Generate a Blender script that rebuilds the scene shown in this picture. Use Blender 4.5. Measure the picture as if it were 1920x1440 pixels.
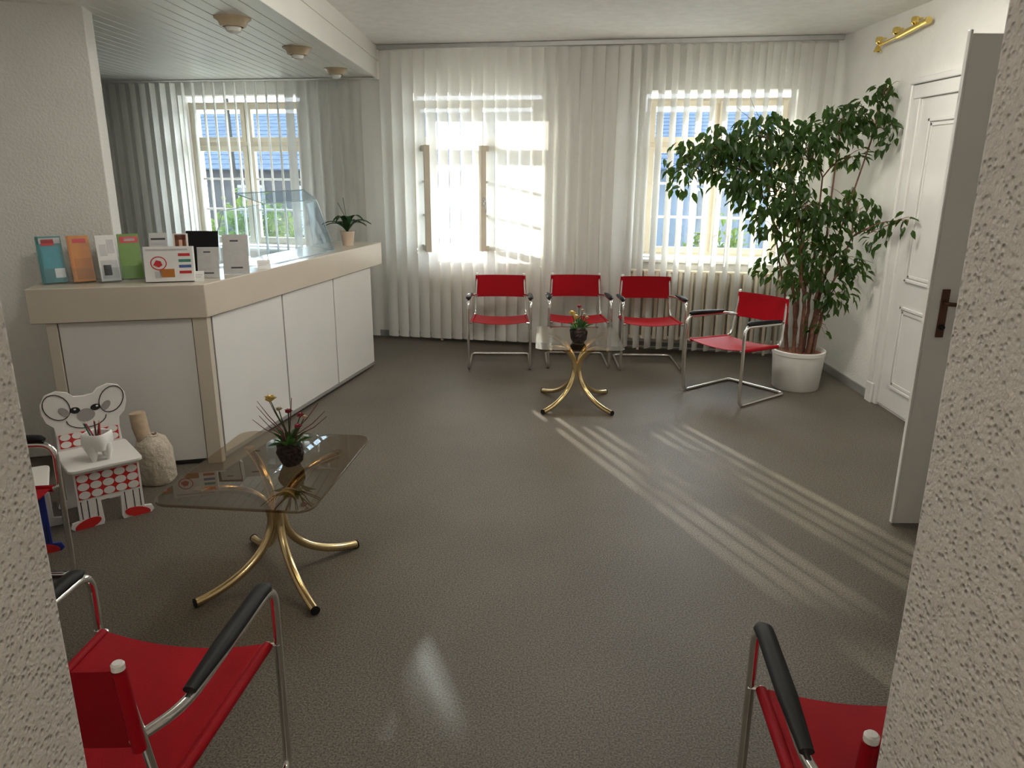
import bpy, bmesh, math, random
from mathutils import Vector, Matrix
R = math.radians
for o in list(bpy.data.objects): bpy.data.objects.remove(o, do_unlink=True)
S = bpy.context.scene
COL = S.collection

# ------------------------------------------------------------------ camera, sky, sun, exposure
cam = bpy.data.cameras.new('camera'); cam.sensor_width = 36; cam.lens = 1400/1920*36
cam.clip_start = .02; cam.clip_end = 300
co = bpy.data.objects.new('camera', cam); COL.objects.link(co); S.camera = co
co.matrix_world = Matrix.Translation((0, 0, 1.75)) @ Matrix.Rotation(R(90-16.1), 4, 'X') @ Matrix.Rotation(R(.4), 4, 'Z')

W = bpy.data.worlds.new('sky'); S.world = W; W.use_nodes = True
bg = W.node_tree.nodes['Background']; bg.inputs[0].default_value = (.80, .90, 1, 1); bg.inputs[1].default_value = 6.0

SUN_DIR = Vector((.3665*math.cos(R(19)), -.9304*math.cos(R(19)), -math.sin(R(19))))
sun = bpy.data.lights.new('sun', 'SUN'); sun.energy = 7; sun.angle = R(.95); sun.color = (1, .93, .82)
so = bpy.data.objects.new('sun', sun); COL.objects.link(so)
so.rotation_euler = SUN_DIR.to_track_quat('-Z', 'Y').to_euler()

S.view_settings.view_transform = 'Standard'; S.view_settings.look = 'None'
S.view_settings.exposure = 1.2; S.view_settings.gamma = 1; S.view_settings.use_curve_mapping = False

# the blind wall: local x along the wall, local y outward, z up
WA = math.atan(.18)
WALLM = Matrix.Translation((0, 7.495, 0)) @ Matrix.Rotation(-WA, 4, 'Z')
def wl(x, y, z=0): return WALLM @ Vector((x, y, z))
WIN = (-2.92, -.44, 1.90)          # window centres along the wall
for c in WIN:                      # sampling portals for the daylight at the three windows
    l = bpy.data.lights.new('window_daylight', 'AREA'); l.shape = 'RECTANGLE'; l.size = 1.36; l.size_y = 1.6; l.cycles.is_portal = True
    lo = bpy.data.objects.new('window_daylight', l); COL.objects.link(lo)
    lo.matrix_world = WALLM @ Matrix.Translation((c, .62, 1.7)) @ Matrix.Rotation(R(-90), 4, 'X')

# ------------------------------------------------------------------ materials
MATS = {}
def mat(name, col, rough=.5, metal=0, spec=.5, noise=None, bump=None, trans=None, weave=0):
    """noise=(scale, amount) mottles the colour; bump=(scale, distance, kind)"""
    if name in MATS: return MATS[name]
    m = bpy.data.materials.new(name); m.use_nodes = True; nt = m.node_tree; b = nt.nodes['Principled BSDF']
    b.inputs['Base Color'].default_value = (*col, 1); b.inputs['Roughness'].default_value = rough
    b.inputs['Metallic'].default_value = metal; b.inputs['Specular IOR Level'].default_value = spec
    tc = nt.nodes.new('ShaderNodeTexCoord')
    n = nt.nodes.new('ShaderNodeTexNoise'); n.inputs['Scale'].default_value = noise[0] if noise else 12; n.inputs['Detail'].default_value = 4
    nt.links.new(tc.outputs['Object'], n.inputs['Vector'])
    a = noise[1] if noise else .05
    mr = nt.nodes.new('ShaderNodeMapRange'); mr.inputs[1].default_value = .3; mr.inputs[2].default_value = .7
    mr.inputs[3].default_value = 1-a; mr.inputs[4].default_value = 1+a
    nt.links.new(n.outputs['Fac'], mr.inputs[0])
    vm = nt.nodes.new('ShaderNodeVectorMath'); vm.operation = 'SCALE'; vm.inputs[0].default_value = col
    nt.links.new(mr.outputs[0], vm.inputs['Scale']); nt.links.new(vm.outputs[0], b.inputs['Base Color'])
    if bump:
        bt = nt.nodes.new('ShaderNodeBump'); bt.inputs['Distance'].default_value = bump[1]; bt.inputs['Strength'].default_value = 1
        if bump[2] == 'pits':
            wv = nt.nodes.new('ShaderNodeTexNoise'); wv.inputs['Scale'].default_value = bump[0]*1.4; wv.inputs['Detail'].default_value = 2
            t = nt.nodes.new('ShaderNodeTexVoronoi'); t.inputs['Scale'].default_value = bump[0]; t.inputs['Randomness'].default_value = 1
            r2 = nt.nodes.new('ShaderNodeMapRange'); r2.interpolation_type = 'SMOOTHSTEP'
            r2.inputs[1].default_value = .05; r2.inputs[2].default_value = .5
            nt.links.new(t.outputs['Distance'], r2.inputs[0])
            ad = nt.nodes.new('ShaderNodeMath'); ad.operation = 'MULTIPLY_ADD'; ad.inputs[1].default_value = .9
            nt.links.new(tc.outputs['Object'], wv.inputs['Vector']); nt.links.new(wv.outputs['Fac'], ad.inputs[0]); nt.links.new(r2.outputs[0], ad.inputs[2]); h = ad.outputs[0]
        elif bump[2] == 'blob':
            t = nt.nodes.new('ShaderNodeTexNoise'); t.inputs['Scale'].default_value = bump[0]; t.inputs['Detail'].default_value = .4
            t.inputs['Roughness'].default_value = .45
            r2 = nt.nodes.new('ShaderNodeMapRange'); r2.interpolation_type = 'SMOOTHSTEP'
            r2.inputs[1].default_value = .42; r2.inputs[2].default_value = .66
            nt.links.new(t.outputs['Fac'], r2.inputs[0]); h = r2.outputs[0]
        else:
            t = nt.nodes.new('ShaderNodeTexNoise'); t.inputs['Scale'].default_value = bump[0]; t.inputs['Detail'].default_value = 3
            h = t.outputs['Fac']
        nt.links.new(tc.outputs['Object'], t.inputs['Vector'])
        nt.links.new(h, bt.inputs['Height']); nt.links.new(bt.outputs[0], b.inputs['Normal'])
    if trans:
        tr = nt.nodes.new('ShaderNodeBsdfTranslucent'); tr.inputs[0].default_value = (*trans[1], 1)
        mx = nt.nodes.new('ShaderNodeMixShader'); mx.inputs[0].default_value = trans[0]
        out = nt.nodes['Material Output']
        nt.links.new(b.outputs[0], mx.inputs[1]); nt.links.new(tr.outputs[0], mx.inputs[2]); nt.links.new(mx.outputs[0], out.inputs[0])
        if weave:
            tp = nt.nodes.new('ShaderNodeBsdfTransparent'); m2 = nt.nodes.new('ShaderNodeMixShader'); m2.inputs[0].default_value = weave
            nt.links.new(mx.outputs[0], m2.inputs[1]); nt.links.new(tp.outputs[0], m2.inputs[2]); nt.links.new(m2.outputs[0], out.inputs[0])
    MATS[name] = m; return m
def glass(name, tint, ior=1.45, rough=.0, gloss=1.0):
    if name in MATS: return MATS[name]
    m = bpy.data.materials.new(name); m.use_nodes = True; nt = m.node_tree
    nt.nodes.remove(nt.nodes['Principled BSDF']); out = nt.nodes['Material Output']
    t = nt.nodes.new('ShaderNodeBsdfTransparent'); t.inputs[0].default_value = (*tint, 1)
    g = nt.nodes.new('ShaderNodeBsdfGlossy'); g.inputs['Roughness'].default_value = rough; g.inputs[0].default_value = (gloss, gloss, gloss, 1)
    f = nt.nodes.new('ShaderNodeFresnel'); f.inputs[0].default_value = ior
    mx = nt.nodes.new('ShaderNodeMixShader'); ge = nt.nodes.new('ShaderNodeNewGeometry')
    mu = nt.nodes.new('ShaderNodeMath'); mu.operation = 'SUBTRACT'; mu.use_clamp = True
    nt.links.new(f.outputs[0], mu.inputs[0]); nt.links.new(ge.outputs['Backfacing'], mu.inputs[1])
    nt.links.new(mu.outputs[0], mx.inputs[0]); nt.links.new(t.outputs[0], mx.inputs[1]); nt.links.new(g.outputs[0], mx.inputs[2])
    nt.links.new(mx.outputs[0], out.inputs[0]); MATS[name] = m; return m
def floor_mat():
    m = bpy.data.materials.new('speckled_grey_flooring'); m.use_nodes = True; nt = m.node_tree; b = nt.nodes['Principled BSDF']
    tc = nt.nodes.new('ShaderNodeTexCoord')
    n1 = nt.nodes.new('ShaderNodeTexNoise'); n1.inputs['Scale'].default_value = 150; n1.inputs['Detail'].default_value = 3
    n2 = nt.nodes.new('ShaderNodeTexNoise'); n2.inputs['Scale'].default_value = 1.3; n2.inputs['Detail'].default_value = 5
    for n in (n1, n2): nt.links.new(tc.outputs['Object'], n.inputs['Vector'])
    r1 = nt.nodes.new('ShaderNodeValToRGB'); e = r1.color_ramp.elements
    e[0].position = .36; e[0].color = (.055, .047, .036, 1); e[1].position = .66; e[1].color = (.185, .160, .126, 1)
    nt.links.new(n1.outputs['Fac'], r1.inputs[0])
    mr = nt.nodes.new('ShaderNodeMapRange'); mr.inputs[1].default_value = .3; mr.inputs[2].default_value = .7; mr.inputs[3].default_value = .86; mr.inputs[4].default_value = 1.12
    nt.links.new(n2.outputs['Fac'], mr.inputs[0])
    vm = nt.nodes.new('ShaderNodeVectorMath'); vm.operation = 'SCALE'
    nt.links.new(r1.outputs[0], vm.inputs[0]); nt.links.new(mr.outputs[0], vm.inputs['Scale']); nt.links.new(vm.outputs[0], b.inputs['Base Color'])
    b.inputs['Roughness'].default_value = .5; b.inputs['Specular IOR Level'].default_value = .3
    bt = nt.nodes.new('ShaderNodeBump'); bt.inputs['Distance'].default_value = .0012; bt.inputs['Strength'].default_value = .7
    nt.links.new(n1.outputs['Fac'], bt.inputs['Height']); nt.links.new(bt.outputs[0], b.inputs['Normal'])
    return m
M_FLOOR = floor_mat()
M_WALL = mat('white_woodchip_wallpaper', (.80, .79, .75), .85, bump=(70, .004, 'fine'), noise=(6, .02))
M_JAMB = mat('rough_roughcast_plaster', (.76, .73, .69), .8, bump=(84, .0042, 'pits'), noise=(30, .03))
M_CEIL = mat('white_ceiling_paint', (.84, .83, .80), .9, bump=(40, .001, 'fine'))
M_PLANK = mat('white_lacquered_boards', (.82, .81, .76), .35, noise=(3, .02))
M_GAP = mat('shadow_gap_board', (.50, .48, .44), .8)
M_SLAT = mat('off_white_blind_fabric', (.80, .79, .75), .8, bump=(300, .0006, 'fine'), trans=(.26, (.88, .86, .81)), noise=(120, .03), weave=.03)
M_RAIL = mat('grey_aluminium', (.45, .45, .44), .4, .6)
M_FRAME = mat('cream_window_lacquer', (.80, .72, .58), .35, noise=(8, .03))
M_WHITE = mat('white_lacquer', (.84, .83, .80), .3, noise=(4, .02))
M_DOOR = mat('white_door_lacquer', (.80, .79, .76), .25, noise=(4, .02))
M_BASE = mat('grey_green_skirting', (.27, .27, .25), .5)
M_CHROME = mat('polished_chrome', (.82, .82, .80), .12, 1, noise=(5, .02))
M_BRASS = mat('champagne_brass_tube', (.80, .64, .36), .2, 1, noise=(6, .04))
M_GOLD = mat('polished_gold_brass', (.90, .68, .22), .16, 1, noise=(6, .03))
M_RED = mat('red_saddle_leather', (.35, .003, .010), .5, spec=.14, noise=(9, .06), bump=(220, .0006, 'fine'))
M_BLACK = mat('black_plastic', (.008, .008, .009), .5, spec=.25, noise=(20, .1))
M_BEIGE = mat('beige_laminate', (.60, .54, .45), .22, noise=(5, .02))
M_PANEL = mat('glossy_light_grey_laminate', (.74, .73, .71), .12, noise=(4, .015))
M_DARK = mat('dark_grey_joint', (.10, .10, .10), .5)
M_GLASSW = glass('window_glass', (.97, .99, .98))
M_SMOKE = glass('smoked_brown_glass', (.70, .63, .53), 1.52)
M_ACRYL = glass('clear_acrylic', (.95, .97, .98), 1.49)
M_SOIL = mat('clay_granules', (.30, .13, .07), .9, noise=(90, .4), bump=(90, .01, 'blob'))
M_POT = mat('white_plastic_pot', (.78, .77, .73), .4, noise=(5, .02))
M_BARK = mat('reddish_brown_bark', (.20, .095, .06), .8, noise=(40, .3))
M_LEAF = mat('ficus_leaf_green', (.018, .044, .010), .38, spec=.35, trans=(.30, (.15, .30, .035)), noise=(9, .35))
M_LEAF2 = mat('dark_houseplant_green', (.02, .075, .02), .35, trans=(.2, (.12, .3, .05)), noise=(9, .2))
M_PAPER = mat('white_card', (.78, .78, .76), .6)
M_INK = mat('dark_print', (.05, .05, .06), .6)

# ------------------------------------------------------------------ mesh helpers
class MB:
    def __init__(s): s.v = []; s.f = []
    def add(s, vs, fs):
        n = len(s.v); s.v += [tuple(v) for v in vs]; s.f += [tuple(i+n for i in f) for f in fs]; return s
    def box(s, x0, x1, y0, y1, z0, z1, m=None):
        vs = [Vector((x, y, z)) for z in (z0, z1) for y in (y0, y1) for x in (x0, x1)]
        if m: vs = [m @ v for v in vs]
        return s.add(vs, [(0,2,3,1), (4,5,7,6), (0,1,5,4), (1,3,7,5), (3,2,6,7), (2,0,4,6)])
    def prism(s, poly, z0, z1, m=None):
        n = len(poly); vs = [Vector((x, y, z0)) for x, y in poly] + [Vector((x, y, z1)) for x, y in poly]
        if m: vs = [m @ v for v in vs]
        return s.add(vs, [tuple(range(n-1, -1, -1)), tuple(range(n, 2*n))] + [(i, (i+1) % n, n+(i+1) % n, n+i) for i in range(n)])
    def tube(s, pts, r, seg=10, cap=True, flat=1.0):
        pts = [Vector(p) for p in pts]; n = len(pts); rs = r if isinstance(r, (list, tuple)) else [r]*n
        t0 = (pts[1]-pts[0]).normalized(); up = Vector((0, 0, 1)) if abs(t0.z) < .9 else Vector((0, 1, 0))
        a = t0.cross(up).normalized(); vs = []
        for i in range(n):
            t = (pts[min(i+1, n-1)]-pts[max(i-1, 0)]).normalized()
            a = (a - t*a.dot(t)).normalized(); b = t.cross(a)
            for k in range(seg):
                q = 2*math.pi*k/seg; vs.append(pts[i] + a*math.cos(q)*rs[i] + b*math.sin(q)*rs[i]*flat)
        fs = [(i*seg+k, i*seg+(k+1) % seg, (i+1)*seg+(k+1) % seg, (i+1)*seg+k) for i in range(n-1) for k in range(seg)]
        if cap: fs += [tuple(range(seg-1, -1, -1)), tuple((n-1)*seg+k for k in range(seg))]
        return s.add(vs, fs)
    def lathe(s, prof, seg=24, m=None):
        n = len(prof); vs = [Vector((r*math.cos(2*math.pi*k/seg), r*math.sin(2*math.pi*k/seg), z)) for r, z in prof for k in range(seg)]
        if m: vs = [m @ v for v in vs]
        return s.add(vs, [(i*seg+k, i*seg+(k+1) % seg, (i+1)*seg+(k+1) % seg, (i+1)*seg+k) for i in range(n-1) for k in range(seg)])
    def sheet(s, fn, nu, nv, th):
        """closed thick sheet from fn(u,v)->Vector"""
        g = [[Vector(fn(u/nu, v/nv)) for v in range(nv+1)] for u in range(nu+1)]
        top, bot = [], []
        for u in range(nu+1):
            for v in range(nv+1):
                du = g[min(u+1, nu)][v]-g[max(u-1, 0)][v]; dv = g[u][min(v+1, nv)]-g[u][max(v-1, 0)]
                nn = du.cross(dv).normalized()*th/2; top.append(g[u][v]+nn); bot.append(g[u][v]-nn)
        N = len(top); I = lambda u, v: u*(nv+1)+v; fs = []
        for u in range(nu):
            for v in range(nv):
                fs.append((I(u,v), I(u+1,v), I(u+1,v+1), I(u,v+1))); fs.append((N+I(u,v), N+I(u,v+1), N+I(u+1,v+1), N+I(u+1,v)))
        for u in range(nu): fs += [(I(u,0), N+I(u,0), N+I(u+1,0), I(u+1,0)), (I(u,nv), I(u+1,nv), N+I(u+1,nv), N+I(u,nv))]
        for v in range(nv): fs += [(I(0,v), I(0,v+1), N+I(0,v+1), N+I(0,v)), (I(nu,v), N+I(nu,v), N+I(nu,v+1), I(nu,v+1))]
        return s.add(top+bot, fs)
    def ball(s, c, r, seg=10, sq=(1, 1, 1)):
        prof = [(max(1e-4, math.sin(math.pi*i/seg)), -math.cos(math.pi*i/seg)) for i in range(seg+1)]
        return s.lathe(prof, seg+2, Matrix.Translation(c) @ Matrix.Diagonal((r*sq[0], r*sq[1], r*sq[2], 1)))
    def mesh(s, name, m, smooth=False):
        me = bpy.data.meshes.new(name); me.from_pydata(s.v, [], s.f)
        bm = bmesh.new(); bm.from_mesh(me); bmesh.ops.recalc_face_normals(bm, faces=bm.faces); bm.to_mesh(me); bm.free()
        me.materials.append(m)
        if smooth:
            for p in me.polygons: p.use_smooth = True
            try: me.set_sharp_from_angle(angle=R(40))
            except Exception: pass
        return me
    def build(s, name, m, parent=None, smooth=False, bevel=0, loc=None):
        return link(name, s.mesh(name, m, smooth), parent, bevel, loc)
def link(name, me, parent=None, bevel=0, loc=None):
    o = bpy.data.objects.new(name, me); COL.objects.link(o); o.parent = parent
    if loc: o.location = loc
    if bevel:
        b = o.modifiers.new('bevel', 'BEVEL'); b.width = bevel; b.segments = 3; b.limit_method = 'ANGLE'; b.angle_limit = R(50)
        for p in me.polygons: p.use_smooth = True
        try: me.set_sharp_from_angle(angle=R(50))
        except Exception: pass
    return o
def tag(o, label=None, cat=None, group=None, kind=None):
    for k, v in (('label', label), ('category', cat), ('group', group), ('kind', kind)):
        if v: o[k] = v
    return o
def thing(name, label, cat, loc=(0, 0, 0), rz=0, group=None, kind=None, mtx=None):
    o = bpy.data.objects.new(name, None); COL.objects.link(o); o.empty_display_size = .1
    if mtx is not None: o.matrix_world = mtx
    else: o.location = loc; o.rotation_euler = (0, 0, rz)
    return tag(o, label, cat, group, kind)
def struct(name, mb, m, label=None, bevel=0, smooth=False, cat=None):
    return tag(mb.build(name, m, None, smooth, bevel), label, cat, kind='structure')
def dup(root, label=None, loc=None, rz=None):
    r = root.copy(); COL.objects.link(r)
    if loc: r.location = loc
    if rz is not None: r.rotation_euler = (0, 0, rz)
    if label: r['label'] = label
    for ch in list(root.children):
        c = ch.copy(); COL.objects.link(c); c.parent = r
        for g in list(ch.children):
            d = g.copy(); COL.objects.link(d); d.parent = c
    return r
def fillet(pts, rad, n=6):
    pts = [Vector(p) for p in pts]; out = [pts[0]]
    for i in range(1, len(pts)-1):
        p, a, b = pts[i], pts[i-1]-pts[i], pts[i+1]-pts[i]; r = rad[i] if isinstance(rad, (list, tuple)) else rad
        ra = min(r, a.length*.49); rb = min(r, b.length*.49)
        A = p + a.normalized()*ra; B = p + b.normalized()*rb
        for k in range(n+1):
            t = k/n; out.append(A*(1-t)**2 + p*2*t*(1-t) + B*t*t)
    out.append(pts[-1]); return out
def rrect(w, h, r, n=5):
    out = []
    for cx, cy, a0 in ((w/2-r, h/2-r, 0), (-w/2+r, h/2-r, 90), (-w/2+r, -h/2+r, 180), (w/2-r, -h/2+r, 270)):
        for k in range(n+1): a = R(a0+90*k/n); out.append((cx+r*math.cos(a), cy+r*math.sin(a)))
    return out
rnd = random.Random(7)

# ================================================================== the setting
CH = 2.873; PZ = 2.59
XR = 2.86; XL = -3.2; XA = -4.75
struct('floor', MB().box(XA-.3, XR+.3, -2.4, 9.2, -.12, 0), M_FLOOR, 'grey brown speckled hard-wearing flooring across the waiting room')
struct('ceiling', MB().box(XA-.2, XR+.2, .72, 9.0, CH, CH+.15), M_CEIL, 'smooth white ceiling over the waiting area')
# back wall with three window openings (wall-local)
OW = .68; OZ0, OZ1 = .90, 2.46; WY0, WY1 = .18, .56
mb = MB(); xs = [-5.2]
for c in WIN: xs += [c-OW, c+OW]
xs.append(3.3)
for i in range(0, len(xs), 2): mb.box(xs[i], xs[i+1], WY0, WY1, 0, CH+.12, WALLM)
for c in WIN: mb.box(c-OW, c+OW, WY0, WY1, 0, OZ0-.03, WALLM); mb.box(c-OW, c+OW, WY0, WY1, OZ1, CH+.12, WALLM)
struct('wall_back', mb, M_WALL, 'white window wall behind the vertical blinds')
struct('wall_right', MB().box(XR, XR+.2, .72, 7.4, 0, CH+.1), M_WALL, 'white wallpapered wall on the right with the panelled door')
struct('wall_left', MB().box(XL-.2, XL, .72, 4.32, 0, CH+.1), M_WALL, 'white wallpapered wall on the left side')
# pier behind the short end of the counter, parallel to it
ce = Vector((-.967, -.255)); cd = Vector((.219, .976)); CC = Vector((-1.78, 4.28))
pe = Vector((-2.37, 4.50)); pa = pe+ce*2.6; pn = Vector((-.255, .967))*.2
struct('wall_pier', MB().prism([tuple(pe), tuple(pa), tuple(pa+pn), tuple(pe+pn)], 0, CH+.1), M_WALL, 'white wallpapered pier wall behind the counter brochures', bevel=.006)
struct('wall_alcove', MB().box(XA-.2, XA, 3.6, 9.0, 0, CH+.1), M_WALL, 'white side wall of the area behind the counter')
# front wall with the door opening the camera looks through
struct('wall_front_left', MB().box(XL-.2, -.700, .72, 1.02, 0, CH+.1), M_JAMB, 'roughcast plaster wall at the left of the doorway', bevel=.012)
struct('wall_front_right', MB().box(.607, XR+.2, .72, 1.02, 0, CH+.1), M_JAMB, 'roughcast plaster wall at the right of the doorway', bevel=.012)
struct('wall_front_top', MB().box(-.700, .607, .72, 1.02, 2.45, CH+.1), M_JAMB, 'roughcast plaster lintel above the doorway')
# hall behind the camera
struct('wall_hall_left', MB().box(-1.9, -1.75, -2.4, .72, 0, CH), M_WALL, 'white hall wall left of the viewer')
struct('wall_hall_right', MB().box(1.75, 1.9, -2.4, .72, 0, CH), M_WALL, 'white hall wall right of the viewer')
struct('wall_hall_back', MB().box(-1.9, 1.9, -2.55, -2.4, 0, CH), M_WALL, 'white hall wall behind the viewer')
struct('ceiling_hall', MB().box(-1.9, 1.9, -2.55, .72, CH, CH+.12), M_CEIL, 'white hall ceiling')
# lowered plank ceiling over the reception, planks one by one
FX = -1.32
low = thing('ceiling_lowered', 'lowered ceiling of white lacquered planks above the counter', None, (0, 0, 0), kind='structure')
MB().box(XA, FX-.02, 1.02, 8.75, PZ+.02, PZ+.05).build('backing_board', M_GAP, low)
pw = .098; plank_me = MB().box(0, pw-.007, 1.02, 8.75, PZ, PZ+.02).mesh('plank', M_PLANK)
x = FX-.03-pw
while x > XA: link('plank', plank_me, low, bevel=.002, loc=(x, 0, 0)); x -= pw
tr = thing('trim_1', 'white boarded fascia edge of the lowered ceiling', None, kind='structure')
MB().box(FX-.03, FX, 1.02, 7.85, PZ-.012, PZ+.15).build('board', M_PLANK, tr, bevel=.004)
MB().box(FX-.03, FX+.003, 1.02, 7.85, PZ+.154, CH).build('board', M_PLANK, tr, bevel=.004)
MB().box(FX-.028, FX-.004, 1.02, 7.85, PZ+.14, PZ+.16).build('joint', M_GAP, tr)
# skirtings
struct('baseboard_right', MB().box(XR-.015, XR, 5.72, 7.25, 0, .065).box(XR-.015, XR, 3.55, 4.35, 0, .065), M_BASE, 'grey skirting strip along the right wall')
struct('baseboard_back', MB().box(-4.7, 3.0, WY0-.015, WY0, 0, .065, WALLM), M_BASE, 'grey skirting strip under the windows')

# ------------------------------------------------------------------ windows (wall-local, parented to an Empty carrying the wall frame)
FY = .32          # inner face of the frames
def frame_ring(mb, x0, x1, z0, z1, y0, y1, w):
    mb.box(x0, x0+w, y0, y1, z0, z1); mb.box(x1-w, x1, y0, y1, z0, z1)
    mb.box(x0+w, x1-w, y0, y1, z0, z0+w); mb.box(x0+w, x1-w, y0, y1, z1-w, z1)
def sash(parent, x0, x1, z0, z1, bars, hinge=None, angle=0, handle=None):
    """sash frame about its hinge; x0..x1 in window coordinates"""
    hx = hinge if hinge is not None else x0
    mb = MB(); frame_ring(mb, x0-hx, x1-hx, z0, z1, 0, .055, .055)
    s = mb.build('sash', M_FRAME, parent, bevel=.004, loc=(hx, FY-.02, 0)); s.rotation_euler = (0, 0, angle)
    MB().box(x0-hx+.055, x1-hx-.055, .024, .030, z0+.055, z1-.055).build('pane', M_GLASSW, s)
    for z in bars: MB().box(x0-hx+.05, x1-hx-.05, .012, .042, z-.011, z+.011).build('glazing_bar', M_WHITE, s, bevel=.002)
    if handle is not None:
        h = MB().box(handle-hx-.012, handle-hx+.012, -.012, 0, 1.40, 1.48)
        h.tube([(handle-hx, -.01, 1.44), (handle-hx, -.045, 1.44), (handle-hx+.002, -.05, 1.34)], .008, 8)
        h.build('handle', M_CHROME if angle else M_WHITE, s, True)
    return s
WINDOWS = []
for i, c in enumerate(WIN):
    w = thing('window_%d' % (i+1), ['cream casement window behind the counter blinds', 'cream casement window standing open behind the middle blinds', 'cream casement window behind the tall ficus'][i], None, kind='structure', mtx=WALLM @ Matrix.Translation((c, 0, 0)))
    WINDOWS.append(w)
    mb = MB(); frame_ring(mb, -.66, .66, .93, 2.40, FY, FY+.08, .05); mb.box(-.61, .61, FY, FY+.08, 1.945, 2.015); mb.box(-.03, .03, FY, FY+.08, .98, 1.945); mb.box(-.03, .03, FY, FY+.08, 2.015, 2.35)
    mb.build('frame', M_FRAME, w, bevel=.004)
    for x0, x1 in ((-.625, -.012), (.012, .625)):
        mb = MB(); frame_ring(mb, x0, x1, 2.0, 2.375, FY-.02, FY+.03, .05); s = mb.build('upper_light', M_FRAME, w, bevel=.004)
        MB().box(x0+.05, x1-.05, FY+.0, FY+.006, 2.05, 2.325).build('pane', M_GLASSW, s)
    op = i == 1
    sash(w, -.625, -.012, .955, 1.96, (1.30, 1.62), -.625, R(-66) if op else 0)
    sash(w, .012, .625, .955, 1.96, (1.30, 1.62), .625, R(37) if op else 0, handle=.04)
    MB().box(-OW+.003, OW-.003, WY0-.03, FY, OZ0-.03, OZ0).build('sill', M_WHITE, w, bevel=.006)
    MB().box(-OW-.02, OW+.02, FY+.08, WY1+.05, OZ0-.028, OZ0+.005).build('outer_sill', M_RAIL, w)

# ------------------------------------------------------------------ radiators under the windows
def radiator(c, half, label):
    r = thing('radiator', label, 'radiator', mtx=WALLM @ Matrix.Translation((c, .10, 0)), group='radiators under the windows')
    n = int(2*half/.055); col = MB().tube([(0, -.022, .12), (0, -.022, .80)], .019, 8, flat=.7).tube([(0, .022, .12), (0, .022, .80)], .019, 8, flat=.7).mesh('column', M_FRAME, True)
    for k in range(n): link('column', col, r, loc=(-half+.03+k*.055, 0, 0))
    for z in (.13, .79): MB().tube([(-half, 0, z), (half, 0, z)], .02, 10).build('header_pipe', M_FRAME, r, True)
    for x in (-half+.15, half-.15): MB().box(x-.012, x+.012, -.02, .03, 0, .13).build('foot', M_FRAME, r)
radiator(1.88, .76, 'cream column radiator under the window by the ficus')
radiator(-.30, .62, 'cream column radiator under the open middle window')

# ------------------------------------------------------------------ vertical blinds
def blind(name, label, x0, x1, ztop, phi, railm=None, rh=.042):
    b = thing(name, label, 'blind', mtx=WALLM @ Matrix.Translation(((x0+x1)/2, 0, 0)))
    xc = (x0+x1)/2
    MB().box(x0-xc, x1-xc, -.022, .022, ztop-rh, ztop-.002).build('head_rail', railm or M_RAIL, b, bevel=.003)
    wd = .127; seg = 4; zt = ztop-rh-.012; zb = .045
    mb = MB(); vs = []; fs = []
    for z in (zb, zb+.04, zt):
        for k in range(seg+1):
            t = k/seg-.5; vs.append((t*wd, -.020*(1-4*t*t), z))
    for j in range(2):
        for k in range(seg): a = j*(seg+1)+k; fs.append((a, a+1, a+seg+2, a+seg+1))
    me = bpy.data.meshes.new('slat'); me.from_pydata(vs, [], fs); me.materials.append(M_SLAT)
    for p in me.polygons: p.use_smooth = True
    x = x0+.06; k = 0
    while x < x1-.03:
        o = link('slat', me, b, loc=(x-xc, 0, 0)); o.rotation_euler = (0, 0, R(phi(x)+rnd.uniform(-2, 2)))
        x += .1145; k += 1
    MB().tube([(x0-xc+.05, -.0, zb+.012), (x1-xc-.05, 0, zb+.012)], .0022, 5).build('chain', M_WHITE, b)
def phiA(x):
    if x < -3.45: return -80
    if x < -2.30: return -66
    return -24
def phiB(x):
    if x < .28: return -18
    if x < 1.12: return -30
    return 62
blind('vertical_blind', 'off white vertical slat blind behind the counter under the lowered ceiling', -4.62, -1.36, PZ, phiA, M_PLANK, .014)
blind('vertical_blind', 'long off white vertical slat blind behind the red chairs', -1.33, 2.88, CH, phiB)

# ------------------------------------------------------------------ doors
d1 = thing('door_1', 'closed white panelled door with moulded casing on the right wall', None, (XR, 0, 0), kind='structure')
MB().box(-.03, 0, 5.56, 5.655, 0, 2.24).build('casing', M_DOOR, d1, bevel=.006)
MB().box(-.03, 0, 4.36, 4.49, 0, 2.24).build('casing', M_DOOR, d1, bevel=.006)
MB().box(-.03, 0, 4.36, 5.655, 2.241, 2.335).build('casing', M_DOOR, d1, bevel=.006)
MB().box(-.048, 0, 5.656, 5.695, .16, 2.336).build('outer_moulding', M_DOOR, d1, bevel=.008)
MB().box(-.048, 0, 4.33, 5.695, 2.337, 2.378).build('outer_moulding', M_DOOR, d1, bevel=.008)
def leaf_panels(mk, panels, th, parent):
    for (a0, a1, z0, z1) in panels:
        for ins, t in ((0, .012), (.03, .007)):
            mb = MB(); w = .022
            for (u0, u1, v0, v1) in ((a0+ins, a0+ins+w, z0+ins, z1-ins), (a1-ins-w, a1-ins, z0+ins, z1-ins), (a0+ins, a1-ins, z0+ins, z0+ins+w), (a0+ins, a1-ins, z1-ins-w, z1-ins)): mk(mb, u0, u1, v0, v1, t)
            mb.build('panel_moulding', M_DOOR, parent, bevel=.004)
lf = MB().box(-.012, 0, 4.49, 5.56, .02, 2.24).build('door_leaf', M_DOOR, d1, bevel=.003)
leaf_panels(lambda mb, a, b, c, d, t: mb.box(-.012-t, -.012, a, b, c, d), ((4.63, 5.42, .98, 2.10), (4.63, 5.42, .18, .80)), .012, lf)
MB().box(-.052, -.031, 5.60, 5.70, 0, .158).build('plinth_block', M_DOOR, d1, bevel=.006)
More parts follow.
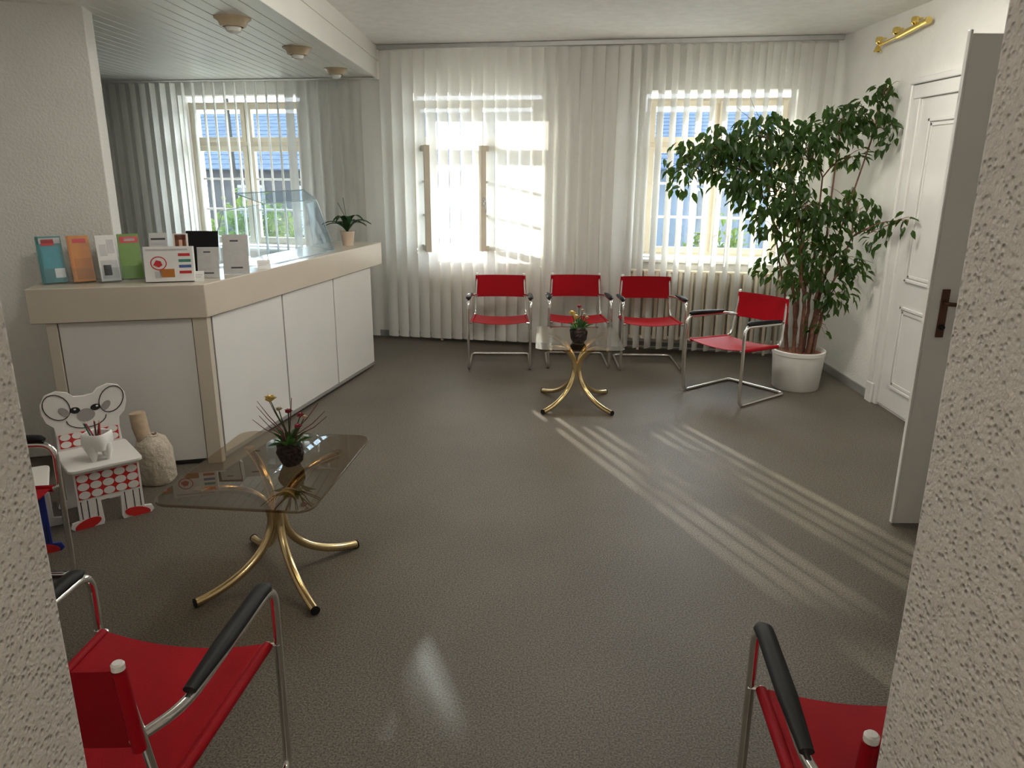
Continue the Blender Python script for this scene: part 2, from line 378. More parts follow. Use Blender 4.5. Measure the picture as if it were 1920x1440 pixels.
d2 = thing('door_2', 'white door leaf standing open at right angles to the right wall', None, (1.965, 3.51, 0), kind='structure')
MB().box(0, .88, -.02, .02, .012, 2.32).build('door_leaf', M_DOOR, d2, bevel=.004)
MB().box(-.012, 0, -.02, .005, .012, 2.335).build('rebate_strip', M_DOOR, d2, bevel=.003)
M_BROWN = mat('brown_bronze_fitting', (.11, .045, .022), .35, .3, noise=(30, .2))
pl = MB().box(.050, .088, -.026, -.02, .99, 1.22).build('handle_plate', M_BROWN, d2, bevel=.004)
MB().tube(fillet([(.069, -.024, 1.155), (.069, -.062, 1.155), (.155, -.066, 1.15)], .02), .010, 10).build('lever', M_BROWN, pl, True)
MB().lathe([(.001, 0), (.013, 0), (.013, .014), (.008, .02), (.001, .02)], 12, Matrix.Translation((.069, -.026, 1.04)) @ Matrix.Rotation(R(90), 4, 'X')).build('keyhole', M_BLACK, pl, True)
for z in (.25, 1.15, 2.05): MB().tube([(.885, -.018, z-.05), (.885, -.018, z+.05)], .012, 8).build('hinge', M_CHROME, d2, True)

# ------------------------------------------------------------------ reception counter
ln = Vector((-.976, .219)); sn = Vector((-.255, .967))
def P2(a, b=0, c=0, d=0): return tuple(CC+cd*a+ce*b+ln*c+sn*d)
def isect(p, u, q, v):
    den = u.x*v.y-u.y*v.x; t = ((q.x-p.x)*v.y-(q.y-p.y)*v.x)/den; return p+u*t
def counter_poly(lo, so, o, lw, sw):
    """outer offset o, long end lo, short end so, widths"""
    pl_, ps_ = CC-ln*o, CC-sn*o
    oc = isect(pl_, cd, ps_, ce); ic = isect(CC+ln*lw, cd, CC+sn*sw, ce)
    A = CC+ce*so-sn*o; B = CC+cd*lo-ln*o; Bi = CC+cd*lo+ln*lw; Ai = CC+ce*so+sn*sw
    return [tuple(p) for p in (A, oc, B, Bi, ic, Ai)]
ct = thing('reception_counter', 'angled reception counter with beige top and light grey panels', 'counter')
MB().prism(counter_poly(2.63, .91, .012, .45, .35), .905, 1.10).build('counter_top', M_BEIGE, ct, bevel=.006)
MB().prism(counter_poly(2.38, .80, -.03, .32, .30), .05, .903).build('body', M_PANEL, ct)
MB().prism(counter_poly(2.36, .78, -.05, .30, .29), 0, .052).build('plinth', M_DARK, ct)
def strip(a0, a1, side, z0, z1, o0, o1):
    dv, nv = (cd, ln) if side == 'l' else (ce, sn)
    ps = [CC+dv*a0-nv*o0, CC+dv*a1-nv*o0, CC+dv*a1-nv*o1, CC+dv*a0-nv*o1]
    return MB().prism([tuple(p) for p in ps], z0, z1)
for a0, a1 in ((.062, .860), (.878, 1.652), (1.670, 2.40)): strip(a0, a1, 'l', .045, .900, -.03, -.006).build('front_panel', M_PANEL, ct, bevel=.003)
strip(.085, .780, 's', .03, .900, -.03, -.012).build('front_panel', M_PANEL, ct, bevel=.003)
for a0, a1 in ((.860, .878), (1.652, 1.670)): strip(a0, a1, 'l', .045, .900, -.03, -.018).build('joint_profile', M_DARK, ct)
strip(.040, .060, 'l', .0, .903, -.03, -.012).build('joint_profile', M_DARK, ct)
strip(0, 2.40, 'l', .02, .046, -.04, -.003).build('metal_base_strip', M_RAIL, ct)
MB().prism([tuple(CC+cd*.038), tuple(CC+cd*.038+ln*.1), tuple(CC+ce*.08+sn*.1), tuple(CC+ce*.08), tuple(CC)], 0, .904).build('corner_post', M_BEIGE, ct, bevel=.002)
strip(.785, .838, 's', 0, .904, -.30, 0).build('end_post', M_BEIGE, ct, bevel=.002)
# working desk behind the counter
dk = thing('reception_desk', 'low white desk top behind the reception counter', 'desk')
MB().prism([P2(.5, 0, .46), P2(2.6, 0, .46), P2(2.6, 0, 1.0), P2(.5, 0, 1.0)], .70, .74).build('desk_top', M_WHITE, dk, bevel=.004)
for a in (.55, 2.5): MB().prism([P2(a, 0, .48), P2(a+.04, 0, .48), P2(a+.04, 0, .98), P2(a, 0, .98)], 0, .70).build('leg', M_WHITE, dk)

# ------------------------------------------------------------------ brass wall light
wlp = thing('wall_light', 'polished brass bar lamp with three sockets high on right wall', 'lamp', (XR, 5.9, 2.70))
MB().tube([(-.05, -.33, .035), (-.05, .06, .0)], .021, 14).tube([(-.05, -.335, .0355), (-.05, -.345, .0364)], .024, 14).build('shade_tube', M_GOLD, wlp, True)
MB().tube([(-.05, .06, 0), (-.05, .36, -.02)], .010, 10).build('rail', M_GOLD, wlp, True)
for y, z in ((-.16, .03), (.10, .005), (.36, -.02)):
    MB().tube([(0, y, z+.05), (-.03, y, z+.05), (-.05, y, z+.015)], .008, 8).build('bracket', M_GOLD, wlp, True)
    MB().lathe([(.001, .06), (.022, .06), (.026, .05), (.026, .02), (.016, .01), (.001, .01)], 14, Matrix.Translation((-.052, y, z))).build('socket', M_GOLD, wlp, True)
MB().lathe([(.012, .0), (.03, -.045), (.028, -.045), (.01, 0)], 16, Matrix.Translation((-.055, .36, -.02))).build('lamp_cup', M_GOLD, wlp, True)
# ceiling spots
M_RING = mat('beige_lamp_ring', (.62, .50, .33), .4)
M_BULB = mat('frosted_bulb', (.86, .85, .80), .15)
for k, (x, y, wh) in enumerate(((-1.655, 4.80, 'nearest the viewer'), (-1.59, 5.93, 'in the middle of the row of three'), (-1.58, 7.12, 'closest to the window blinds'))):
    t = thing('ceiling_spot', 'round beige ceiling spotlight on the plank ceiling, ' + wh, 'lamp', (x, y, PZ), group='spotlights on the plank ceiling')
    MB().lathe([(.001, 0), (.105, 0), (.105, -.008), (.085, -.022), (.072, -.05), (.060, -.052), (.058, -.03), (.001, -.03)], 28).build('ring', M_RING, t, True)
    MB().lathe([(.03, -.03), (.047, -.055), (.04, -.075), (.02, -.086), (.001, -.088)], 20).build('bulb', M_BULB, t, True)

# ------------------------------------------------------------------ red cantilever armchairs
def make_chair(label):
    t = thing('armchair', label, 'chair', group='red cantilever armchairs')
    X = .275
    half = [(-.222, -.262, .595), (-X, -.17, .605), (-X, .300, .628), (-X, .292, .0135), (-X, -.30, .0135)]
    pts = half + [(-x, y, z) for x, y, z in reversed(half)]
    rad = [0, .07, .065, .055, .055, .055, .055, .065, .07, 0]
    MB().tube(fillet(pts, rad, 7), .0125, 12).build('tube_frame', M_CHROME, t, True)
    for s in (-1, 1):
        MB().tube(fillet([(s*.248, .290, .437), (s*.240, -.235, .408), (s*.222, -.285, .785)], .075, 8), .0105, 10).build('back_post', M_CHROME, t, True)
        MB().lathe([(.0005, .012), (.010, .012), (.0135, .008), (.0135, -.004), (.0005, -.004)], 14, Matrix.Translation((s*.222, -.286, .786))).build('post_cap', M_WHITE, t, True)
        MB().tube([(s*.242, .287, .437), (s*.283, .293, .437)], .007, 8).build('bolt', M_CHROME, t, True)
        MB().tube([(s*.222, -.262, .595), (s*.222, -.275, .595)], .012, 8).build('clamp', M_CHROME, t, True)
        pad = fillet([(s*X, -.145, .626), (s*X, .05, .640), (s*X, .225, .652), (s*X, .262, .646)], .04, 5)
        MB().tube(pad, [.016]+[.024]*(len(pad)-2)+[.014], 14, flat=.62).build('armrest', M_BLACK, t, True)
    def seat(u, v):
        x = (u-.5)*2; e = .252+(.240-.252)*v; y = .282-.475*v
        edge = max(0, abs(x)-.93)/.07
        z = .437-.029*v + .011 - .030*(1-x*x)*(1-.4*v) - edge*.02
        return Vector((x*e+(0.012*x*(1-edge)), y + .012*(1-x*x)*(1 if v < .5 else -1)*abs(v-.5)*-2, z))
    MB().sheet(seat, 16, 10, .005).build('seat', M_RED, t, True)
    for s in (-1, 1):
        a = Vector((s*.250, .283, .437)); b = Vector((s*.241, -.190, .4105))
        MB().tube([a, b], .0145, 12).build('seat_sleeve', M_RED, t, True)
        MB().tube([(s*.2315, -.2855+.012, .578), (s*.2225, -.2855, .778)], .0145, 12).build('back_sleeve', M_RED, t, True)
    def back(u, v):
        x = (u-.5)*2; z = .577+.203*v
        return Vector((x*.232, -.262-.023*v-.026*(1-x*x)-.0, z))
    MB().sheet(back, 14, 4, .005).build('backrest', M_RED, t, True)
    return t
CH0 = make_chair('red leather cantilever armchair at the left end of the row by the blinds')
CH0.location = (-.115, 6.79, 0); CH0.rotation_euler = (0, 0, R(180))
dup(CH0, 'red leather cantilever armchair in the row, directly behind the far glass table', (.600, 6.84, 0), R(180))
dup(CH0, 'red leather cantilever armchair in the row, between far glass table and turned chair', (1.250, 6.76, 0), R(179))
dup(CH0, 'red leather cantilever armchair turned sideways beside the ficus pot', (1.80, 5.835, 0), R(180-53))
dup(CH0, 'large foreground red armchair seen from behind, at the left doorway wall', (-.972, 1.585, 0), R(-6.5))
dup(CH0, 'large foreground red armchair seen from behind, at the right doorway wall', (.885, 1.36, 0), R(-5))
dup(CH0, 'mostly hidden chrome armchair by the left wall beside the children stools', (-2.22, 2.66, 0), R(-90))

# ------------------------------------------------------------------ smoked glass tables
def make_table(label):
    t = thing('coffee_table', label, 'table', group='smoked glass tables with gold legs')
    MB().prism(rrect(.635, .83, .07, 6), .512, .524).build('glass_top', M_SMOKE, t, bevel=.003)
    for sx in (-1, 1):
        for sy in (-1, 1):
            dr = Vector((sx*.27, sy*.30, 0)).normalized(); pts = []
            for k in range(13):
                q = R(90*(1-k/12)); pts.append(dr*(.026+.285*(1-math.cos(q))) + Vector((0, 0, .29+.201*math.sin(q))))
            for k in range(1, 15):
                q = R(82*k/14); pts.append(dr*(.026+.41*(1-math.cos(q))) + Vector((0, 0, .29-.272*math.sin(q)/math.sin(R(82)))))
            lg = MB().tube(pts, .0185, 12).build('leg', M_BRASS, t, True)
            MB().tube([pts[-1], pts[-1]+dr*.006], .020, 12).build('end_cap', M_BLACK, lg, True)
            MB().lathe([(.001, .021), (.022, .021), (.022, .014), (.001, .014)], 12, Matrix.Translation(pts[0])).build('pad', M_BRASS, lg, True)
    MB().lathe([(.001, .33), (.03, .33), (.03, .25), (.001, .25)], 12).build('hub', M_BRASS, t, True)
    return t
T0 = make_table('smoked glass coffee table with gold legs in front of the counter')
T0.location = (-1.02, 2.965, 0); T0.rotation_euler = (0, 0, R(-5.5))
dup(T0, 'smoked glass coffee table with gold legs before the row of chairs', (.495, 5.53, 0), R(-2))

# ------------------------------------------------------------------ flower arrangements
M_MOSS = mat('dark_moss_bark', (.035, .022, .015), .9, noise=(60, .5), bump=(70, .012, 'blob'))
M_YEL = mat('cream_yellow_petals', (.72, .55, .22), .6, noise=(30, .15))
M_PINK = mat('dusty_pink_petals', (.36, .06, .09), .6, noise=(30, .2))
M_TWIG = mat('red_brown_twig', (.14, .035, .03), .7, noise=(40, .3))
M_STRAW = mat('straw_cream', (.60, .52, .38), .7)
def leaf_geo(L, Wd, fold=.25):
    """pointed folded leaf along +x"""
    return [(0,0,0), (L*.3, Wd*.5, Wd*fold), (L*.62, Wd*.42, Wd*fold-.03*L), (L, 0, -.12*L), (L*.62, -Wd*.42, Wd*fold-.03*L), (L*.3, -Wd*.5, Wd*fold), (L*.32, 0, 0), (L*.64, 0, -.04*L)], \
           [(0, 6, 1), (6, 7, 2, 1), (7, 3, 2), (0, 5, 6), (6, 5, 4, 7), (7, 4, 3)]
def flowers(label, loc, seed, scale, spec):
    r = random.Random(seed)
    t = thing('flower_arrangement', label, 'flowers', loc, group='flower arrangements on the glass tables')
    mb = MB().lathe([(.001, 0), (.034, 0), (.046, .02), (.055, .06), (.052, .082), (.04, .095), (.001, .10)], 14)
    mb.v = [(x*(1+.16*math.sin(5*math.atan2(y, x)+z*50)), y*(1+.16*math.cos(4*math.atan2(y, x)+z*40)), z) for x, y, z in mb.v]
    mb.build('bark_pot', M_MOSS, t, True)
    for k in range(16):
        a = r.uniform(0, 6.28); L = r.uniform(.05, .085); vs, fs = leaf_geo(L, .03)
        m = Matrix.Translation((.025*math.cos(a), .025*math.sin(a), .09)) @ Matrix.Rotation(a, 4, 'Z') @ Matrix.Rotation(-r.uniform(.2, 1.4), 4, 'Y')
        MB().add([m @ Vector(v) for v in vs], fs).build('leaf', M_LEAF2, t)
    for (dx, dy, h, kind) in spec:
        top = Vector((dx, dy, h)); mid = Vector((dx*.35, dy*.35, h*.6))
        pts = [Vector((dx*.1, dy*.1, .08)), Vector((dx*.2, dy*.2, .08+(h-.08)*.35)), mid*.5+top*.5*.95, top]
        if kind == 'twig':
            MB().tube(pts, [.003, .0025, .002, .0012], 5).build('twig', M_TWIG, t, True)
        else:
            s = MB().tube(pts, [.0032, .003, .0026, .0022], 6).build('stem', M_LEAF2, t, True)
            mm = {'yellow': M_YEL, 'pink': M_PINK, 'straw': M_STRAW}[kind]; rad = {'yellow': .024, 'pink': .016, 'straw': .014}[kind]
            b = MB()
            for k in range(9):
                a = k*2.4; q = .2+.09*k; vs, fs = leaf_geo(rad*1.5, rad*1.5, .5)
                m = Matrix.Translation(top-Vector((0, 0, rad*.5))) @ Matrix.Rotation(a, 4, 'Z') @ Matrix.Rotation(-(1.5-q*.9), 4, 'Y')
                b.add([m @ Vector(v) for v in vs], fs)
            b.ball(top+Vector((0, 0, rad*.25)), rad*.5, 8, (1, 1, 1.4)); b.build('bloom', mm, s, True)
    t.scale = (scale,)*3
    return t
tw = [(rnd.uniform(-.15, .15), rnd.uniform(-.06, .06), rnd.uniform(.19, .32), 'twig') for _ in range(9)]
flowers('dried flower arrangement with yellow rosebud and red twigs on near glass table', (-.945, 2.985, .524), 3, 1.0,
        [(-.062, -.02, .295, 'yellow'), (-.035, .0, .245, 'straw'), (.004, .0, .235, 'pink'), (.05, .01, .215, 'pink'), (.045, -.02, .175, 'pink'), (.06, .03, .20, 'straw')]
        + tw + [(-.15, 0, .20, 'twig'), (.16, .02, .21, 'twig')])
flowers('dark flower arrangement with straw coloured blooms on far glass table', (.485, 5.36, .524), 5, 1.15,
        [(-.045, 0, .185, 'yellow'), (-.02, .0, .16, 'yellow'), (.02, .0, .205, 'straw'), (.035, .01, .175, 'straw'), (.05, 0, .16, 'straw'), (.0, .02, .225, 'pink'), (-.03, -.03, .13, 'straw')])

# ------------------------------------------------------------------ potted ficus
def ficus():
    t = thing('potted_ficus', 'tall weeping fig tree in a round white pot in the corner', 'plant', (2.38, 6.04, 0))
    O = Vector((2.38, 6.04, 0)); r = random.Random(11)
    MB().lathe([(.001, 0), (.178, 0), (.186, .01), (.206, .29), (.212, .295), (.213, .325), (.198, .328), (.192, .29), (.172, .03), (.001, .03)], 40).build('pot', M_POT, t, True)
    MB().lathe([(.001, .300), (.10, .303), (.19, .296)], 24).build('soil', M_SOIL, t, True)
    tips = []
    def stem(pts, r0, r1, name='stem', seg=7):
        P = fillet(pts, .25, 5); n = len(P)
        for p in P[1:-1]: p += Vector((r.uniform(-.008, .008), r.uniform(-.008, .008), 0))
        MB().tube(P, [r0+(r1-r0)*i/(n-1) for i in range(n)], seg).build(name, M_BARK, t, True); return P
    # clusters: centre (relative to the pot), radii, number of leaves
    CL = [((-1.05, -.05, 1.78), (.17, .18, .20), 75), ((-.86, .0, 1.92), (.22, .24, .17), 150), ((-.66, -.05, 1.80), (.24, .28, .22), 230), ((-.48, -.02, 2.0), (.26, .28, .19), 250),
          ((-.44, -.10, 1.62), (.28, .30, .20), 250), ((-.17, -.05, 1.90), (.20, .24, .22), 190), ((.06, -.05, 2.08), (.20, .22, .16), 150), ((.26, -.05, 2.16), (.16, .18, .13), 95),
          ((.36, -.12, 2.33), (.07, .08, .07), 26), ((.40, -.20, 2.00), (.07, .12, .13), 40), ((.22, .0, 1.86), (.12, .14, .08), 30), ((-.14, -.08, 1.50), (.22, .25, .15), 150),
          ((.10, -.05, 1.40), (.22, .22, .16), 75), ((.28, -.10, 1.48), (.16, .18, .15), 70), ((.40, -.25, 1.30), (.06, .16, .12), 34), ((-.05, -.08, 1.22), (.28, .26, .16), 120),
          ((-.20, -.10, 1.02), (.26, .24, .13), 85), ((.16, -.08, 1.10), (.22, .22, .15), 80), ((.0, -.05, .88), (.24, .22, .12), 70), ((-.34, -.05, 1.34), (.18, .18, .10), 50), ((.22, -.08, .80), (.16, .16, .11), 48),
          ((.34, -.10, .99), (.08, .12, .09), 26), ((.10, -.10, .56), (.10, .1, .10), 12), ((.41, -.62, 1.42), (.05, .16, .10), 16)]
    main = [((-.05, -.02), (-.14, -.02, 1.0), (-.52, -.03, 1.72)), ((.02, .03), (-.02, .03, 1.1), (-.30, 0, 1.95)), ((.06, -.02), (.10, -.02, 1.1), (.10, -.05, 2.05)), ((-.01, -.06), (-.06, -.07, .9), (-.20, -.08, 1.55)),
            ((.09, .04), (.15, .0, 1.0), (.34, -.10, 2.05)), ((-.08, .05), (-.16, .05, .8), (-.32, -.02, 1.36)), ((.05, -.07), (.12, -.1, .7), (.26, -.12, 1.25)), ((.03, .0), (.03, .0, 1.0), (.02, -.02, 1.70)), ((-.03, .03), (-.05, 0, .8), (-.10, -.04, 1.30)), ((.10, -.03), (.16, -.04, .7), (.20, -.06, .95))]
    pool = []
    for (b, m, e) in main:
        P = stem([(b[0], b[1], .28), (b[0]*1.3, b[1]*1.3, .6), m, e], .017, .006); pool += [p for p in P if p.z > .6]
    for c, rad, n in CL:
        c = Vector(c); s = min(pool, key=lambda p: (p-c).length + (.25 if p.z > c.z else 0))
        mid = (s+c)/2 + Vector((0, 0, .05)); stem([s, mid, c], .0065, .003, 'branch', 5)
        for k in range(max(3, n//14)):
            q = c + Vector((r.gauss(0, .55)*rad[0], r.gauss(0, .55)*rad[1], r.gauss(0, .5)*rad[2]))
            q.x = min(q.x, .44)
            stem([c*.6+s*.4, (c+q)/2+Vector((0, 0, .03)), q], .003, .0012, 'twig', 4)
    base = leaf_geo(.088, .040, .22); meshes = []
    for L, Wd in ((.075, .034), (.088, .040), (.10, .043)):
        vs, fs = leaf_geo(L, Wd, .22); me = bpy.data.meshes.new('leaf'); me.from_pydata(vs, [], fs); me.materials.append(M_LEAF); meshes.append((me, vs, fs))
    leaves = []
    for c, rad, n in CL:
        for k in range(n):
            while True:
                q = Vector((r.uniform(-1, 1), r.uniform(-1, 1), r.uniform(-1, 1)))
                if q.length < 1: break
            p = Vector(c) + Vector((q.x*rad[0], q.y*rad[1], q.z*rad[2]))*1.08
            p.x = min(p.x, .45)
            a = math.atan2(q.y, q.x)+r.gauss(0, .9); droop = r.gauss(.85, .4)
            m = Matrix.Translation(p) @ Matrix.Rotation(a, 4, 'Z') @ Matrix.Rotation(droop, 4, 'Y') @ Matrix.Rotation(r.gauss(0, .6), 4, 'X')
            tip = m @ Vector((.09, 0, 0))
            if tip.x > .465: continue
            leaves.append((m, r.randrange(3), p))
    cam_rel = Vector((0, 0, 1.75))-O
    leaves.sort(key=lambda l: (l[2]-cam_rel).length)
    for m, k, p in leaves[:300]:
        o = link('leaf', meshes[k][0], t); o.matrix_local = m
    big = MB()
    for m, k, p in leaves[300:]: big.add([m @ Vector(v) for v in meshes[k][1]], meshes[k][2])
    me = bpy.data.meshes.new('foliage'); me.from_pydata(big.v, [], big.f); me.materials.append(M_LEAF)
    o = link('foliage', me, t); o['kind'] = 'stuff'
ficus()

# ------------------------------------------------------------------ things on the counter
def arr(px_dir=ce): return math.atan2(-px_dir.y, -px_dir.x)
AS = math.atan2(.255, .967)        # direction of the counter's short side
TOP = 1.10
def colmat(n, c, rough=.4): return mat(n, c, rough, noise=(25, .06))
def leaning(name, label, cat, loc, rz, w, h, d, lean, m, prints=(), group=None, board=None):
    """upright card/booklet leaning back; prints = (u0,u1,v0,v1,mat) on its face"""
    t = thing(name, label, cat, loc, rz, group)
    L = Matrix.Translation((0, 0, d*math.sin(R(lean))+.0005)) @ Matrix.Rotation(R(-lean), 4, 'X')
    MB().box(-w/2, w/2, 0, d, 0, h, L).build('cover', m, t, bevel=.0008)
    for u0, u1, v0, v1, pm in prints:
        MB().box(-w/2+u0*w, -w/2+u1*w, -.0012, 0, v0*h, v1*h, L).build('print', pm, t)
    return t
def holder(label, loc, rz, w, h, d, lean=16):
    t = thing('brochure_holder', label, 'holder', loc, rz, 'clear acrylic brochure holders on the counter')
    e = .0025; L = Matrix.Translation((0, 0, (d+e)*math.sin(R(lean))+e)) @ Matrix.Rotation(R(-lean), 4, 'X')
    MB().box(-w/2, w/2, d, d+e, 0, h*.85, L).build('back_plate', M_ACRYL, t)
    MB().box(-w/2, w/2, -e-.002, -.002, 0, h*.32, L).build('front_lip', M_ACRYL, t)
    MB().box(-w/2, w/2, -.002, d, -e, 0, L).build('tray', M_ACRYL, t)
    for x in (-w/2-e, w/2): MB().prism([(0, 0), (d, 0), (d, h*.6), (-.002, h*.3)], x, x+e, L @ Matrix(((0,0,1,0), (1,0,0,0), (0,1,0,0), (0,0,0,1)))).build('side', M_ACRYL, t)
    MB().box(-w/2, w/2, d, d+.10, -.0, e).build('foot', M_ACRYL, t)
teal = colmat('teal_print', (.07, .30, .36)); orange = colmat('orange_print', (.58, .22, .04)); green = colmat('green_print', (.13, .25, .035))
redp = colmat('red_print', (.55, .03, .04)); greyp = colmat('grey_print', (.50, .50, .50)); tealg = colmat('dark_teal_print', (.03, .18, .18)); skin = colmat('peach_print', (.72, .42, .30)); brown = colmat('brown_hair_print', (.16, .04, .02)); bluep = colmat('blue_print', (.08, .12, .35)); grnb = colmat('pine_print', (.05, .22, .16)); obr = colmat('dark_orange_print', (.45, .16, .03))
hl = [('teal booklet', (-2.585, 4.215), .125, R(36)), ('orange booklet', (-2.450, 4.272), .112, R(36)), ('grey and white leaflet', (-2.312, 4.300), .102, R(34)), ('green booklet', (-2.235, 4.400), .115, R(30)), ('pale grey leaflet', (-2.115, 4.475), .10, AS)]
pr = [[(.05,.95,.84,.96,greyp), (.2,.7,.80,.93,redp), (.0,.12,.0,1,tealg), (.15,.9,.3,.78,teal), (.55,.95,.1,.3,M_PAPER)],
      [(0,.1,0,1,obr), (.25,.85,.84,.93,redp), (.2,.95,.05,.5,obr)],
      [(.1,.95,.05,.45,greyp), (.15,.5,.55,.8,greyp), (.55,.9,.6,.9,greyp), (.2,.6,.12,.35,M_INK)],
      [(.1,.95,.80,.94,redp), (.3,.8,.84,.90,M_PAPER)],
      [(.1,.9,.84,.88,M_INK), (.1,.9,.74,.78,greyp), (.5,.58,.1,.3,M_INK), (.6,.9,.1,.6,greyp)]]
bm_ = [colmat('dull_teal_cover', (.10, .25, .26)), orange, M_PAPER, green, colmat('pale_grey_cover', (.56, .56, .55))]
for k, (nm, (x, y), w, rz) in enumerate(hl):
    holder('clear acrylic stand on the counter holding the ' + nm, (x, y, TOP), rz, w+.012, .24, .026, 20)
    leaning('brochure', nm + ' leaning in an acrylic stand on the counter', 'brochure', (x, y, TOP+.0045), rz, w, .268, .020, 20, bm_[k], pr[k], 'brochures on the counter')
leaning('portrait_card', 'upright card with portrait and red lettering behind the boxed leaflets', 'card', (-1.985, 4.50, TOP), AS, .085, .265, .003, 10, M_PAPER,
        [(.1,.9,.32,.98,skin), (.15,.4,.45,.95,brown), (.62,.85,.45,.95,brown), (.15,.85,.86,.98,brown), (.1,.9,.34,.42,M_PAPER), (.15,.85,.2,.28,redp)])
bx = leaning('display_box', 'white printed display box with red circle and coloured stripes', 'box', (-1.985, 4.325, TOP), AS, .265, .20, .06, 6, M_PAPER,
        [(.05,.9,.88,.93,greyp), (.70,.94,.72,.80,redp), (.70,.95,.55,.63,grnb), (.70,.95,.39,.47,bluep), (.70,.95,.22,.30,redp), (.30,.60,.12,.36,obr), (.2,.34,.10,.30,greyp)])
L = Matrix.Translation((0, 0, .0068)) @ Matrix.Rotation(R(-6), 4, 'X')
ring = [(math.cos(R(a)), math.sin(R(a))) for a in range(0, 360, 15)]
mb = MB()
for i in range(24):
    a, b = ring[i], ring[(i+1) % 24]
    mb.add([L @ Vector((-.055+p[0]*q, -.0016, .105+p[1]*q*.9)) for p, q in ((a, .044), (b, .044), (b, .038), (a, .038))], [(0, 1, 2, 3)])
mb.add([L @ Vector((-.055+x, -.0016, .105+z)) for x, z in ((-.03, -.01), (.0, -.024), (.02, -.012), (.012, .012), (-.012, .018))], [(0, 1, 2, 3, 4)])
mb.build('red_emblem', redp, bx)
AL = math.atan2(cd.y, cd.x)        # along the long side
tb = thing('tablet', 'black tablet screen standing on the counter behind the small sign', 'tablet', (-1.93, 4.66, TOP), R(2))
L = Matrix.Rotation(R(-10), 4, 'X')
MB().box(-.098, .098, 0, .012, .0, .27, L).build('screen', M_BLACK, tb, bevel=.004)
MB().box(-.06, .06, .012, .09, 0, .008).build('stand_foot', M_BLACK, tb)
def sign(label, loc, rz, w, h):
    t = leaning('counter_sign', label, 'sign', loc, rz, w, h, .004, 12, colmat('light_grey_card', (.52, .52, .51)),
        [(.30,.62,.82,.86,M_INK), (.22,.78,.28,.31,greyp), (.3,.75,.14,.18,M_INK)], 'upright signs on the counter')
    MB().box(-w/2+.01, w/2-.01, .0, .07, 0, .003).build('base', M_ACRYL, t)
    # square code field left plain
    L = Matrix.Translation((0, 0, .0013)) @ Matrix.Rotation(R(-12), 4, 'X'); MB().box(-.17*w, .17*w, -.0012, 0, .48*h, .70*h, L).build('print', greyp, t)
sign('small upright grey sign beside the black tablet', (-1.838, 4.515, TOP), R(8), .125, .185)
sign('larger upright grey sign in front of the clear screen', (-1.735, 4.70, TOP), R(12), .155, .245)
def card(label, loc, rz, w, h, lean):
    return leaning('note_card', label, 'card', loc, rz, w, h, .002, lean, M_PAPER, [(.15,.85,.6,.66,greyp), (.15,.7,.4,.46,greyp)])
card('tiny white card at the counter corner below the small sign', (-1.838, 4.372, TOP), R(14), .055, .062, 20)
card('small white card beside the larger grey sign', (-1.645, 4.965, TOP), R(30), .085, .06, 25)
# clear acrylic screen: three bent panels standing on the counter top
ac = thing('acrylic_screen', 'clear bent acrylic cough screen standing on the reception counter', 'screen', tuple(CC+cd*1.15+ln*.10)+(TOP+.004,), AL-R(90))
M_SCREEN = glass('acrylic_painted_sky_tint', (.86, .93, .98), 1.6)  # blue tint stands in for sky reflected in the clear sheet
M_EDGE = mat('acrylic_painted_edge_glint', (.72, .80, .86), .15, trans=(.5, (.8, .9, .95)))  # whitish colour paints the light caught along the clear edges
e = .005
def panel(name, q):
    a, b, c, d = [Vector(p) for p in q]; n = (b-a).cross(d-a).normalized()*e
    o = MB().add([a, b, c, d, a+n, b+n, c+n, d+n], [(3,2,1,0), (4,5,6,7), (0,1,5,4), (1,2,6,5), (2,3,7,6), (3,0,4,7)]).build(name, M_SCREEN, ac)
    MB().tube([a, b, c, d, a], .0035, 6).build('edge_glint', M_EDGE, o, True)
# local y runs along the counter, local x towards the waiting room
panel('centre_panel', [(.02, -.30, 0), (.02, .72, 0), (-.06, .62, .40), (-.06, -.16, .40)])
panel('side_panel', [(-.30, -.52, 0), (.02, -.30, 0), (-.06, -.16, .40), (-.26, -.34, .36)])
panel('side_panel', [(.02, .72, 0), (-.30, .98, 0), (-.26, .84, .36), (-.06, .62, .40)])
panel('top_panel', [(-.06, -.16, .40), (-.06, .62, .40), (-.22, .72, .47), (-.22, -.24, .47)])
